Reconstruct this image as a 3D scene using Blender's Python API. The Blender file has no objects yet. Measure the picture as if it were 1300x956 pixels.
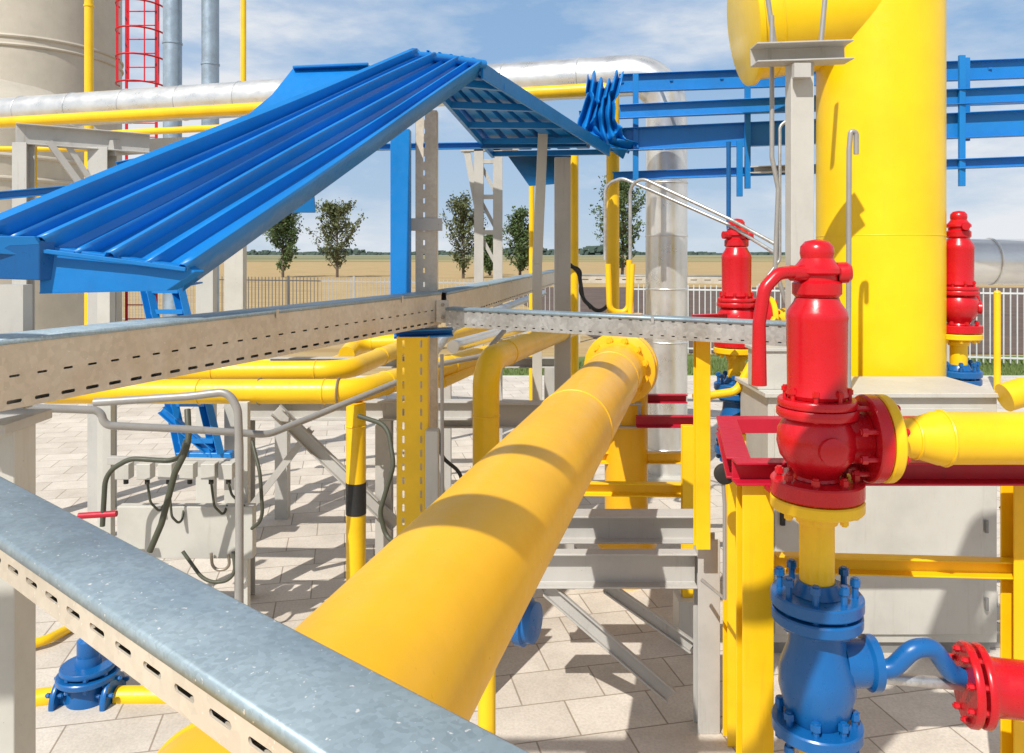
import bpy, bmesh, math, random
from mathutils import Vector, Matrix
random.seed(7)
H=2.6
V=Vector
SC=bpy.context.scene
COL=SC.collection
def P(px,py,Y): return V(((px-650)/1000*Y, Y, H-(py-322)/1000*Y))
def PX(px,Y): return (px-650)/1000*Y
def PZ(py,Y): return H-(py-322)/1000*Y

# ---------------------------------------------------------------- materials
def newmat(name):
    m=bpy.data.materials.new(name); m.use_nodes=True
    nt=m.node_tree; b=nt.nodes['Principled BSDF']
    return m,nt,b
def N(nt,t,**k):
    n=nt.nodes.new(t)
    for a,v in k.items(): setattr(n,a,v)
    return n
def L(nt,a,b): nt.links.new(a,b)
def coords(nt,scale=(1,1,1)):
    tc=N(nt,'ShaderNodeTexCoord'); mp=N(nt,'ShaderNodeMapping'); mp.inputs['Scale'].default_value=scale
    L(nt,tc.outputs['Object'],mp.inputs['Vector']); return mp.outputs['Vector']
def noise(nt,vec,scale,detail=6,rough=.6):
    n=N(nt,'ShaderNodeTexNoise'); n.inputs['Scale'].default_value=scale
    n.inputs['Detail'].default_value=detail; n.inputs['Roughness'].default_value=rough
    L(nt,vec,n.inputs['Vector']); return n.outputs['Fac']
def ramp(nt,fac,stops):
    r=N(nt,'ShaderNodeValToRGB'); e=r.color_ramp.elements
    while len(e)<len(stops): e.new(.5)
    for i,(p,c) in enumerate(stops):
        e[i].position=p; e[i].color=c if len(c)==4 else (*c,1)
    L(nt,fac,r.inputs['Fac']); return r.outputs['Color']
def mix(nt,fac,a,b,mode='MIX'):
    m=N(nt,'ShaderNodeMix',data_type='RGBA',blend_type=mode)
    if isinstance(fac,(int,float)): m.inputs[0].default_value=fac
    else: L(nt,fac,m.inputs[0])
    for i,x in ((6,a),(7,b)):
        if isinstance(x,tuple): m.inputs[i].default_value=(*x,1) if len(x)==3 else x
        else: L(nt,x,m.inputs[i])
    return m.outputs[2]
def bump(nt,b,h,s,d=.01):
    n=N(nt,'ShaderNodeBump'); n.inputs['Strength'].default_value=s; n.inputs['Distance'].default_value=d
    L(nt,h,n.inputs['Height']); L(nt,n.outputs[0],b.inputs['Normal'])
def paint(name,c,rough=.4,dirt=.35,dirtc=(.12,.09,.06),metal=0,bs=.15,spots=True,var=.86):
    m,nt,b=newmat(name); v=coords(nt)
    n1=noise(nt,v,2.3,8,.65); n2=noise(nt,v,28,5,.7); n3=noise(nt,v,11,8,.75)
    dk=tuple(x*var for x in c); lt=tuple(min(1,x*1.08+.004) for x in c)
    base=ramp(nt,n1,[(.3,dk),(.52,c),(.8,lt)])
    sv=coords(nt,(9,9,.7)); ns=noise(nt,sv,2.2,6,.7)
    sf=ramp(nt,ns,[(.58,(0,0,0)),(.80,(dirt,)*3)])
    base=mix(nt,sf,base,dirtc)
    if spots:
        f=ramp(nt,n3,[(.68,(0,0,0)),(.71,(dirt*.9,)*3)])
        base=mix(nt,f,base,tuple(x*.5 for x in dirtc))
    n5=noise(nt,v,75,3,.6)
    f=ramp(nt,n5,[(.72,(0,0,0)),(.75,(min(1,dirt*1.8),)*3)]); base=mix(nt,f,base,tuple(x*.6 for x in dirtc))
    L(nt,base,b.inputs['Base Color'])
    r=ramp(nt,n2,[(.3,(rough*.8,)*3),(.75,(min(1,rough*1.4),)*3)]); L(nt,r,b.inputs['Roughness'])
    b.inputs['Metallic'].default_value=metal
    bump(nt,b,n2,bs,.004)
    return m
def galv(name,c=(.56,.57,.57),rough=.38,metal=.75,sp=55,con=.88,st=(.74,.72,.69),speck=.6):
    m,nt,b=newmat(name); v=coords(nt)
    vo=N(nt,'ShaderNodeTexVoronoi'); vo.inputs['Scale'].default_value=sp; L(nt,v,vo.inputs['Vector'])
    bw=N(nt,'ShaderNodeSeparateColor'); L(nt,vo.outputs['Color'],bw.inputs[0])
    n1=noise(nt,v,4,8,.7)
    base=ramp(nt,bw.outputs[0],[(0,tuple(x*con for x in c)),(1,tuple(min(1,x*(2-con)) for x in c))])
    d=ramp(nt,n1,[(.35,st),(.62,(1,1,1))])
    base=mix(nt,.8,base,d,'MULTIPLY')
    n4=noise(nt,v,130,2,.5)
    f=ramp(nt,n4,[(.69,(0,0,0)),(.73,(speck,)*3)]); base=mix(nt,f,base,(.8,.8,.78))
    L(nt,base,b.inputs['Base Color']); b.inputs['Metallic'].default_value=metal
    r=ramp(nt,n1,[(.3,(rough*.8,)*3),(.7,(rough*1.4,)*3)]); L(nt,r,b.inputs['Roughness'])
    bump(nt,b,n1,.12,.004)
    return m
M={}
M['yellow']=paint('yellow_paint',(.90,.55,.006),.36,.22,(.4,.2,.03))
M['yellow_col']=paint('column_yellow_paint',(.93,.62,.004),.34,.12,(.6,.33,.03),spots=False,var=.92)
M['orange']=paint('main_pipe_paint',(.88,.47,.012),.34,.13,(.5,.23,.03),spots=False,var=.90)
M['blue']=paint('blue_paint',(.006,.20,.58),.34,.22,(.02,.08,.2))
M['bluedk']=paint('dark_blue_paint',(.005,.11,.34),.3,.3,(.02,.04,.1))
M['red']=paint('red_paint',(.56,.006,.014),.27,.25,(.14,.01,.01))
M['redbeam']=paint('red_beam_paint',(.48,.006,.03),.42,.35,(.12,.02,.02))
M['grey']=paint('grey_steel_paint',(.47,.46,.43),.5,.5,(.17,.12,.08))
M['greydk']=paint('dark_grey_steel',(.24,.24,.23),.5,.4,(.1,.07,.05))
M['cab']=paint('cabinet_paint',(.53,.52,.47),.45,.35,(.26,.2,.14),bs=.05)
M['beige']=paint('beige_tank_paint',(.54,.49,.40),.55,.3,(.34,.27,.19),var=.9)
M['white']=paint('fence_paint',(.62,.63,.62),.5,.3,(.3,.25,.2))
M['fgrey']=paint('grey_fence_paint',(.42,.43,.43),.5,.3,(.25,.22,.17))
M['galv']=galv('galvanised_steel')
M['galvb']=galv('galvanised_steel_lid',(.34,.43,.48),.42,.4,150,.90,(.68,.73,.77),.8)
M['stack']=galv('stack_steel',(.36,.45,.54),.4,.5,8,.95)
M['tray']=galv('tray_side_steel',(.66,.60,.50),.45,.25,50,.94,(.80,.76,.70))
M['clad']=galv('aluminium_cladding',(.80,.80,.78),.3,.72,2.5,.97,(.86,.86,.86))
M['black']=paint('black_rubber',(.02,.02,.02),.55,.3,(.06,.05,.04))
M['hose']=paint('olive_hose',(.07,.075,.05),.5,.3,(.04,.04,.03))
M['ral']=paint('dull_conduit',(.36,.35,.33),.42,.4,(.17,.13,.09),metal=.3)
M['bolt']=paint('bolt_steel',(.35,.30,.24),.45,.5,(.2,.09,.03),metal=.6)

def ground_mat():
    m,nt,b=newmat('field_soil'); v=coords(nt)
    tc=N(nt,'ShaderNodeTexCoord'); sp=N(nt,'ShaderNodeSeparateXYZ'); L(nt,tc.outputs['Object'],sp.inputs[0])
    n1=noise(nt,coords(nt,(.003,.022,1)),1.0,8,.7)
    n2=noise(nt,coords(nt,(.3,1.5,1)),.6,9,.75)
    gold=ramp(nt,n2,[(.3,(.28,.18,.07)),(.5,(.40,.28,.12)),(.7,(.50,.37,.19))])
    band=ramp(nt,n1,[(.36,(.08,.11,.035)),(.46,(.11,.14,.06)),(.5,(.33,.27,.12)),(.6,(.30,.25,.11)),(.66,(.06,.09,.045))])
    mr=N(nt,'ShaderNodeMapRange'); mr.inputs[1].default_value=240; mr.inputs[2].default_value=280
    L(nt,sp.outputs[1],mr.inputs[0])
    c=mix(nt,mr.outputs[0],gold,band)
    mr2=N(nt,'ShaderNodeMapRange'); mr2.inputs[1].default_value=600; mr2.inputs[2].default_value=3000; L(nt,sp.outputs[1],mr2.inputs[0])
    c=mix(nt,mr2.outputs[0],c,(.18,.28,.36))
    L(nt,c,b.inputs['Base Color']); b.inputs['Roughness'].default_value=.95
    return m
def simple(name,a,bc,scale,rough=.9,bs=.5,bd=.02):
    m,nt,b=newmat(name); v=coords(nt); n=noise(nt,v,scale,8,.75)
    L(nt,ramp(nt,n,[(.3,a),(.7,bc)]),b.inputs['Base Color']); b.inputs['Roughness'].default_value=rough
    bump(nt,b,n,bs,bd); return m
def paving():
    m,nt,b=newmat('concrete_paving'); v=coords(nt)
    mp=N(nt,'ShaderNodeMapping'); mp.inputs['Rotation'].default_value=(0,0,math.radians(-12)); L(nt,v,mp.inputs['Vector'])
    br=N(nt,'ShaderNodeTexBrick'); br.offset=.5; br.squash=1
    br.inputs['Scale'].default_value=1; br.inputs['Brick Width'].default_value=.5; br.inputs['Row Height'].default_value=.34
    br.inputs['Mortar Size'].default_value=.006; br.inputs['Mortar Smooth'].default_value=.4
    br.inputs['Color1'].default_value=(.58,.53,.465,1); br.inputs['Color2'].default_value=(.68,.63,.56,1); br.inputs['Mortar'].default_value=(.34,.29,.23,1)
    L(nt,mp.outputs[0],br.inputs['Vector'])
    n=noise(nt,v,2.2,9,.7); n2=noise(nt,v,60,3,.6)
    c=mix(nt,.75,br.outputs['Color'],ramp(nt,n,[(.3,(.74,.71,.67)),(.6,(1.04,1.02,.99))]),'MULTIPLY')
    c=mix(nt,.35,c,ramp(nt,n2,[(.35,(.6,.6,.6)),(.6,(1,1,1))]),'MULTIPLY')
    L(nt,c,b.inputs['Base Color']); b.inputs['Roughness'].default_value=.85
    ad=N(nt,'ShaderNodeMath',operation='SUBTRACT'); L(nt,n2,ad.inputs[0]); L(nt,br.outputs['Fac'],ad.inputs[1])
    bump(nt,b,ad.outputs[0],.4,.005); return m
M['ground']=ground_mat(); M['pave']=paving()
M['soil']=simple('ploughed_soil',(.07,.045,.035),(.15,.10,.075),.7)
M['grass']=simple('grass_green',(.07,.12,.02),(.17,.22,.06),6)
M['leaf']=simple('leaf_green',(.04,.08,.022),(.11,.16,.05),1.3,.7,.1)
M['leaf2']=simple('leaf_dull_green',(.06,.08,.028),(.14,.16,.06),1.3,.7,.1)
M['bark']=simple('bark_brown',(.07,.05,.04),(.16,.12,.09),6)
M['far']=simple('far_trees_green',(.035,.06,.045),(.07,.10,.08),.03)

# ---------------------------------------------------------------- mesh builder
def frame(d,up=None):
    d=d.normalized(); up=V(up) if up is not None else V((0,0,1))
    if abs(d.dot(up.normalized()))>.98: up=V((0,1,0)) if abs(d.y)<.9 else V((1,0,0))
    s=d.cross(up).normalized(); u=s.cross(d).normalized(); return s,u
class MB:
    def __init__(s): s.v=[]; s.f=[]
    def add(s,vs,fs):
        o=len(s.v); s.v+= [V(x) for x in vs]; s.f+= [tuple(i+o for i in f) for f in fs]; return s
    def ext(s,prof,a,b,up=None):
        a,b=V(a),V(b); sd,u=frame(b-a,up); n=len(prof)
        vs=[a+sd*x+u*y for x,y in prof]+[b+sd*x+u*y for x,y in prof]
        fs=[(i,(i+1)%n,n+(i+1)%n,n+i) for i in range(n)]+[tuple(range(n))[::-1],tuple(range(n,2*n))]
        return s.add(vs,fs)
    def beam(s,a,b,w,h=None,up=None):
        h=h or w; return s.ext([(-w/2,-h/2),(w/2,-h/2),(w/2,h/2),(-w/2,h/2)],a,b,up)
    def box(s,lo,hi):
        x0,y0,z0=lo;x1,y1,z1=hi
        return s.add([(x0,y0,z0),(x1,y0,z0),(x1,y1,z0),(x0,y1,z0),(x0,y0,z1),(x1,y0,z1),(x1,y1,z1),(x0,y1,z1)],
            [(0,3,2,1),(4,5,6,7),(0,1,5,4),(1,2,6,5),(2,3,7,6),(3,0,4,7)])
    def slab(s,quad,off):
        q=[V(p) for p in quad]; n=len(q); off=V(off)
        return s.add(q+[p+off for p in q],[tuple(range(n)),tuple(range(n,2*n))[::-1]]+[(i,n+i,n+(i+1)%n,(i+1)%n) for i in range(n)])
    def chan(s,a,b,w,h,t=.012,up=None,flip=False):
        k=-1 if flip else 1
        p=[(-w/2,-h/2),(w/2,-h/2),(w/2,-h/2+t),(-w/2+t,-h/2+t),(-w/2+t,h/2-t),(w/2,h/2-t),(w/2,h/2),(-w/2,h/2)]
        p=[(k*x,y) for x,y in p]
        if flip: p=p[::-1]
        return s.ext(p,a,b,up)
    def ibeam(s,a,b,w,h,t=.012,up=None):
        q=t/2
        p=[(-w/2,-h/2),(w/2,-h/2),(w/2,-h/2+t),(q,-h/2+t),(q,h/2-t),(w/2,h/2-t),(w/2,h/2),(-w/2,h/2),(-w/2,h/2-t),(-q,h/2-t),(-q,-h/2+t),(-w/2,-h/2+t)]
        return s.ext(p,a,b,up)
    def tube(s,path,r,n=20,radii=None,caps=True):
        path=[V(p) for p in path]; m=len(path)
        t=[]
        for i in range(m):
            a=path[max(0,i-1)]; b=path[min(m-1,i+1)]; t.append((b-a).normalized())
        sd,u=frame(t[0]); vs=[]
        for i in range(m):
            if i:
                ax=t[i-1].cross(t[i])
                if ax.length>1e-6:
                    R=Matrix.Rotation(t[i-1].angle(t[i]),3,ax.normalized()); sd=R@sd; u=R@u
            rr=radii[i] if radii else r
            for k in range(n):
                a=2*math.pi*k/n; vs.append(path[i]+sd*math.cos(a)*rr+u*math.sin(a)*rr)
        fs=[]
        for i in range(m-1):
            for k in range(n):
                k2=(k+1)%n; fs.append((i*n+k,i*n+k2,(i+1)*n+k2,(i+1)*n+k))
        if caps: fs+= [tuple(range(n))[::-1],tuple(range((m-1)*n,m*n))]
        return s.add(vs,fs)
    def lathe(s,prof,o,ax=(0,0,1),n=36):
        o=V(o); ax=V(ax).normalized(); sd,u=frame(ax); vs=[]
        for r,t in prof:
            for k in range(n):
                a=2*math.pi*k/n; vs.append(o+ax*t+sd*math.cos(a)*r+u*math.sin(a)*r)
        m=len(prof); fs=[]
        for i in range(m-1):
            for k in range(n):
                k2=(k+1)%n; fs.append((i*n+k,i*n+k2,(i+1)*n+k2,(i+1)*n+k))
        fs+= [tuple(range(n))[::-1],tuple(range((m-1)*n,m*n))]
        return s.add(vs,fs)
    def torus(s,o,ax,R,r,n=40,k=10):
        o=V(o); sd,u=frame(V(ax)); vs=[]; w_=V(ax).normalized()
        for i in range(n):
            a=2*math.pi*i/n; e=sd*math.cos(a)+u*math.sin(a)
            for j in range(k):
                b=2*math.pi*j/k; vs.append(o+e*(R+r*math.cos(b))+w_*r*math.sin(b))
        return s.add(vs,[(i*k+j,i*k+(j+1)%k,((i+1)%n)*k+(j+1)%k,((i+1)%n)*k+j) for i in range(n) for j in range(k)])
    def perf(s,o,u,v,Ln,bands):
        o=V(o);u=V(u).normalized();v=V(v).normalized(); y=0
        for bh,pitch,sl,sh in bands:
            if not pitch:
                s.add([o+v*y,o+u*Ln+v*y,o+u*Ln+v*(y+bh),o+v*(y+bh)],[(0,1,2,3)])
            else:
                k=max(1,round(Ln/pitch)); p=Ln/k
                for i in range(k):
                    cx=(i+.5)*p; cy=y+bh/2; r=sh/2; ins=[];out=[]
                    for q in range(16):
                        a=2*math.pi*(q+.5)/16; ca,sa=math.cos(a),math.sin(a)
                        ins.append((cx+(sl/2-r)*(1 if ca>0 else -1)+r*ca, cy+r*sa))
                    for q in range(16):
                        a=2*math.pi*(q+.5)/16; ca,sa=math.cos(a),math.sin(a); mm=max(abs(ca),abs(sa))
                        out.append((cx+ca/mm*p/2,cy+sa/mm*bh/2))
                    for q,(sx,sy) in ((1,(1,1)),(5,(-1,1)),(9,(-1,-1)),(13,(1,-1))):
                        out[q]=(cx+sx*p/2,cy+sy*bh/2)
                    vs=[o+u*a+v*b for a,b in ins]+[o+u*a+v*b for a,b in out]
                    s.add(vs,[(q,16+q,16+(q+1)%16,(q+1)%16) for q in range(16)])
            y+=bh
        return s
    def build(s,name,mat,parent=None,bevel=0,solid=0,flat=False,origin=None):
        me=bpy.data.meshes.new(name); off=V((0,0,0))
        if parent is None:
            if origin is not None: off=V(origin)
            else:
                lo=[min(v[i] for v in s.v) for i in range(3)]; hi=[max(v[i] for v in s.v) for i in range(3)]
                off=V(((lo[0]+hi[0])/2,(lo[1]+hi[1])/2,lo[2]))
        me.from_pydata([tuple(v-off) for v in s.v],[],s.f); me.validate()
        if not solid:
            bm=bmesh.new(); bm.from_mesh(me); bmesh.ops.recalc_face_normals(bm,faces=bm.faces); bm.to_mesh(me); bm.free()
        me.materials.append(M[mat] if isinstance(mat,str) else mat)
        if not flat:
            me.polygons.foreach_set('use_smooth',[True]*len(me.polygons)); me.set_sharp_from_angle(angle=math.radians(38))
        o=bpy.data.objects.new(name,me); COL.objects.link(o)
        if parent is not None:
            o.parent=parent
            if parent.parent is None: o.matrix_parent_inverse=Matrix.Translation(-parent.location)
        else: o.location=off
        if solid:
            md=o.modifiers.new('Solidify','SOLIDIFY'); md.thickness=solid; md.offset=0
        if bevel:
            md=o.modifiers.new('Bevel','BEVEL'); md.width=bevel; md.segments=2; md.limit_method='ANGLE'; md.angle_limit=math.radians(40); md.harden_normals=True
        return o
def thing(name,loc,label,cat,group=None):
    o=bpy.data.objects.new(name,None); o.location=loc; o.empty_display_size=.1; COL.objects.link(o); T(o,label,cat,group); return o
def T(o,label,cat,group=None):
    o['label']=label; o['category']=cat
    if group: o['group']=group
    return o
def S(o): o['kind']='structure'; return o
def dup(o,par=None,skip=()):
    inv=o.matrix_parent_inverse.copy()
    c=o.copy(); COL.objects.link(c)
    if par is not None: c.parent=par; c.matrix_parent_inverse=inv
    for ch in [x for x in bpy.data.objects if x.parent==o]:
        if ch.name.split('.')[0] in skip: continue
        dup(ch,c,skip)
    return c
def bend(pts,R,n=8):
    pts=[V(p) for p in pts]; out=[pts[0]]
    for i in range(1,len(pts)-1):
        a,b,c=pts[i-1],pts[i],pts[i+1]; d1=(a-b); d2=(c-b)
        ang=d1.angle(d2); 
        if ang>math.radians(176): out.append(b); continue
        tl=min(R/math.tan(ang/2),d1.length*.49,d2.length*.49); d1.normalize(); d2.normalize()
        r=tl*math.tan(ang/2); cen=b+(d1+d2).normalized()*(r/math.sin(ang/2))
        p0=b+d1*tl; p1=b+d2*tl; v0=p0-cen; v1=p1-cen; th=v0.angle(v1); ax=v0.cross(v1).normalized()
        for k in range(n+1): out.append(cen+Matrix.Rotation(th*k/n,3,ax)@v0)
    out.append(pts[-1]); return out

# ---------------------------------------------------------------- world, sun, camera
tosun=V((-.32,-.60,.76)).normalized()
el=math.asin(tosun.z); az=math.atan2(tosun.x,tosun.y)
w=bpy.data.worlds.new('World'); SC.world=w; w.use_nodes=True; nt=w.node_tree
bg=nt.nodes['Background']; bg.inputs['Strength'].default_value=.10
sky=N(nt,'ShaderNodeTexSky'); sky.sky_type='NISHITA'; sky.sun_disc=False; sky.sun_elevation=el; sky.sun_rotation=az
sky.air_density=1.0; sky.dust_density=.4; sky.ozone_density=2.0
tc=N(nt,'ShaderNodeTexCoord'); sp=N(nt,'ShaderNodeSeparateXYZ'); L(nt,tc.outputs['Generated'],sp.inputs[0])
hf=ramp(nt,sp.outputs[2],[(0,(.95,.95,.95)),(.10,(.9,.9,.9)),(.34,(.75,.75,.75)),(.7,(0,0,0))])
skc=mix(nt,hf,sky.outputs[0],(3.0,4.9,7.6))
hz2=ramp(nt,sp.outputs[2],[(0,(.85,.85,.85)),(.08,(.42,.42,.42)),(.24,(0,0,0))])
skc=mix(nt,hz2,skc,(5.8,6.8,7.7))
mp=N(nt,'ShaderNodeMapping'); mp.inputs['Scale'].default_value=(1.6,1.6,5.0); mp.inputs['Rotation'].default_value=(.12,.16,.5); mp.inputs['Location'].default_value=(1.9,.55,.85)
L(nt,tc.outputs['Generated'],mp.inputs['Vector'])
n1=noise(nt,mp.outputs[0],1.7,12,.6)
# more cloud towards the upper left and upper right of the view
axx=N(nt,'ShaderNodeMath',operation='ABSOLUTE'); L(nt,sp.outputs[0],axx.inputs[0])
ml=N(nt,'ShaderNodeMath',operation='MULTIPLY'); L(nt,axx.outputs[0],ml.inputs[0]); ml.inputs[1].default_value=.24
ad=N(nt,'ShaderNodeMath',operation='ADD'); L(nt,ml.outputs[0],ad.inputs[0]); L(nt,n1,ad.inputs[1])
cf=ramp(nt,ad.outputs[0],[(.49,(0,0,0)),(.60,(.35,.35,.35)),(.72,(.92,.92,.92))])
cl=mix(nt,cf,skc,(8.4,8.6,8.9))
L(nt,cl,bg.inputs['Color'])
sl=bpy.data.lights.new('sun','SUN'); sl.energy=4.7; sl.angle=math.radians(.53); sl.color=(1,.955,.885)
so=bpy.data.objects.new('sun',sl); COL.objects.link(so); so.rotation_euler=(-tosun).to_track_quat('-Z','Y').to_euler(); so.location=(0,-5,12)
cam=bpy.data.cameras.new('camera'); co=bpy.data.objects.new('camera',cam); COL.objects.link(co); SC.camera=co
co.location=(0,0,H); co.rotation_euler=(math.radians(90),0,0); cam.sensor_width=36; cam.lens=36*1000/1300; cam.shift_y=-156/1300
cam.clip_start=.05; cam.clip_end=12000
SC.view_settings.view_transform='Standard'; SC.view_settings.look='None'; SC.view_settings.exposure=0

# ---------------------------------------------------------------- ground
def sheet(x0,y0,x1,y1,z): return MB().add([(x0,y0,z),(x1,y0,z),(x1,y1,z),(x0,y1,z)],[(0,1,2,3)])
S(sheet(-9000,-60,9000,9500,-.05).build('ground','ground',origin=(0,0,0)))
S(MB().add([(3,21,-.03),(60,19,-.03),(90,60,-.03),(-2,62,-.03)],[(0,1,2,3)]).build('ploughed_field','soil',origin=(0,0,0)))
S(MB().add([(-.5,16,-.012),(40,16,-.012),(40,19.2,-.012),(3,20.5,-.012),(-.5,19,-.012)],[(0,1,2,3,4)]).build('lawn','grass',origin=(0,0,0)))
S(sheet(-14,-3,18,16.5,0).build('pavement','pave',origin=(0,0,0)))
mb=MB(); mb.box((-14,16.5,-.05),(18,16.64,.03)); S(mb.build('kerb','cab',bevel=.01))
mb=MB()
for i in range(8000):
    x=random.uniform(-.4,15); y=random.uniform(16.7,19.3); a=random.uniform(0,6.28); h=random.uniform(.04,.12); q=.012
    mb.add([(x-q*math.cos(a),y-q*math.sin(a),-.012),(x+q*math.cos(a),y+q*math.sin(a),-.012),(x+random.uniform(-.04,.04),y+random.uniform(-.04,.04),h)],[(0,1,2)])
g=mb.build('grass','grass',flat=True); g['kind']='stuff'; T(g,'short green grass growing beyond the edge of the paving','grass')
mb=MB()
for i in range(3500):
    x=random.uniform(-1500,1500); hh=8+6*math.sin(x*.01)+5*math.sin(x*.037+1)
    if math.sin(x*.006+2)+.4*math.sin(x*.02)<-.5: hh*=.35
    z=random.uniform(0,max(2,hh)); s=random.uniform(2.5,6); y=1500+random.uniform(-15,15); a=random.uniform(0,3.14)
    mb.add([(x-s,y,z-s*.7),(x+s,y+s*math.cos(a),z-s*.6),(x+s*.8,y,z+s*.7),(x-s*.9,y+s*math.sin(a),z+s*.6)],[(0,1,2,3)])
g=mb.build('tree_line','far',flat=True); g['kind']='stuff'; T(g,'dark green band of far woodland along the horizon','woodland')

# ---------------------------------------------------------------- trees
def tree(px,top,wpx,Y,label,mat,dens,seed,leaf=1.0):
    rnd=random.Random(seed); x=PX(px,Y); h=PZ(top,Y); wd=wpx/1000*Y/2
    root=thing('poplar_tree',(x,Y,-.05),label,'tree','young trees beyond the fence')
    tr=MB(); tr.tube([(x,Y,-.1),(x+.06,Y,h*.35),(x-.04,Y,h*.7),(x,Y,h*.97)],.1,8,radii=[.16,.12,.07,.02])
    cr=MB()
    for i in range(int(50)):
        t=rnd.uniform(.08,.93); a=rnd.uniform(0,6.28); base=V((x,Y,h*t))
        reach=wd*(1-abs(t-.36)*1.2)*rnd.uniform(.5,1.3); reach=max(.18,reach)
        tip=base+V((math.cos(a)*reach,math.sin(a)*reach,reach*rnd.uniform(.6,1.6)))
        if tip.z>h: tip.z=h
        tr.tube([base,(base+tip)/2+V((0,0,-.06)),tip],.03,5,radii=[.045,.03,.01])
        for k in range(int(dens)):
            q=rnd.uniform(.2,1.08); c=base.lerp(tip,q)+V((rnd.gauss(0,.2),rnd.gauss(0,.2),rnd.gauss(0,.24)))
            s=rnd.uniform(.07,.17)*leaf; d1=V((rnd.gauss(0,1),rnd.gauss(0,1),rnd.gauss(0,1))).normalized()*s; d2=V((rnd.gauss(0,1),rnd.gauss(0,1),rnd.gauss(0,1))).normalized()*s
            cr.add([c-d1,c+d2,c+d1,c-d2],[(0,1,2,3)])
    tr.build('trunk','bark',root); cr.build('crown',mat,root,flat=True)
tree(359,266,60,88,'bushy green young tree, leftmost of the row beyond the fence','leaf',130,1)
tree(428,260,66,88,'spreading green young tree, second from the left beyond the fence','leaf2',90,2)
tree(588,246,50,84,'narrow dull green tree showing just right of the tall blue post','leaf2',85,3)
tree(660,268,44,84,'small green tree seen between the grey and yellow uprights','leaf',110,4)
tree(790,230,76,80,'tallest young tree, seen left of the shiny silver riser pipe','leaf',120,5)
tree(622,300,26,95,'lowest bushy tree seen behind the grey lattice post','leaf',80,6)

# ---------------------------------------------------------------- fence
def fence(a,b,h,label,m):
    a,b=V(a),V(b); d=(b-a); Ln=d.length; d.normalize()
    r=thing('picket_fence',(a+b)/2,label,'fence')
    f=MB()
    for z in (.18,h-.12): f.beam(a+V((0,0,z)),b+V((0,0,z)),.03,.04)
    f.build('rail',m,r)
    f=MB(); n=int(Ln/.14)
    for i in range(n):
        p=a+d*(i+.5)*Ln/n; f.beam(p+V((0,0,.06)),p+V((0,0,h)),.022)
    f.build('pickets',m,r)
    n=int(Ln/2.5)
    for i in range(n+1):
        p=a+d*i*Ln/n; q=MB(); q.beam(p+V((0,0,-.05)),p+V((0,0,h+.05)),.07); q.build('post',m,r)
fence((PX(-40,32),32,0),(PX(735,23.5),23.5,0),1.8,'grey metal picket fence running behind the trays on the left','fgrey')
fence((PX(800,20.5),20.5,0),(PX(1340,18),18,0),1.8,'white metal picket fence on the right behind the big yellow column','white')

# ---------------------------------------------------------------- tanks at top left
def tank(px,r,Y,z,label,seams):
    x=PX(px,Y); t=thing('storage_tank',(x,Y,0),label,'tank')
    MB().lathe([(r*.98,0),(r,0.05),(r,z),(r*.6,z+.8),(.1,z+1.1)],(x,Y,0),n=64).build('shell','beige',t)
    for s in seams: MB().torus((x,Y,s),(0,0,1),r,.045,64,8).build('seam_ring','beige',t)
    return t
tank(38,2.1,20,13,'large beige cylindrical tank at the upper left behind the yellow pipe',[PZ(72,20),PZ(82,20),PZ(245,20)])
tank(-30,2.3,15.5,PZ(108,15.5)-.9,'shorter beige tank at the left edge in front of the taller tank',[PZ(236,15.5),PZ(210,15.5)])
t=thing('caged_ladder',(PX(178,18.5),18.5,0),'red caged ladder climbing beside the beige tank','ladder')
x0,x1=PX(158,18.5),PX(196,18.5)
for x in (x0,x1): MB().beam((x,18.6,0),(x,18.6,9.5),.05).build('side_rail','red',t)
zz=.4
while zz<9.4:
    MB().tube([(x0,18.6,zz),(x1,18.6,zz)],.015,6).build('rung','red',t); zz+=.33
zz=PZ(108,18.5)
while zz<9.4:
    pts=[((x0+x1)/2+math.cos(a)*.52,18.6-.62*math.sin(a),zz) for a in [math.pi*i/14 for i in range(15)]]
    MB().tube(pts,.022,6).build('hoop','red',t); zz+=.62
for k in range(5):
    a=math.pi*(k+.5)/5; q=MB(); xx=(x0+x1)/2+math.cos(a)*.52; yy=18.6-.62*math.sin(a); q.beam((xx,yy,PZ(108,18.5)),(xx,yy,9.4),.03,.01); q.build('cage_strip','red',t)
def pole(px,Y,r,z0,z1,mat,name,label,cat,rings=()):
    x=PX(px,Y); t=thing(name,(x,Y,z0),label,cat)
    MB().tube([(x,Y,z0),(x,Y,z1)],r,24).build('shaft',mat,t)
    for z in rings: MB().lathe([(r+.004,-.02),(r+.012,-.015),(r+.012,.015),(r+.004,.02)],(x,Y,z),(0,0,1),24).build('clamp',mat,t)
    return t
pole(113,14,.075,0,9,'yellow','vertical_pipe','yellow vertical pipe in front of the beige tank at upper left','pipe',(3,5.2,7))
pole(219,15,.17,0,9,'stack','vertical_pipe','blue-grey metal stack pipe right of the red caged ladder','pipe',(4.4,6.6))
pole(267,15,.16,0,9,'stack','vertical_pipe','blue-grey metal stack pipe, right-hand one of the pair near the ladder','pipe',(4.4,6.2))
pole(309,13,.045,0,9,'yellow','vertical_pipe','thin yellow vertical pipe at the top, right of the grey stacks','pipe')

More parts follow.
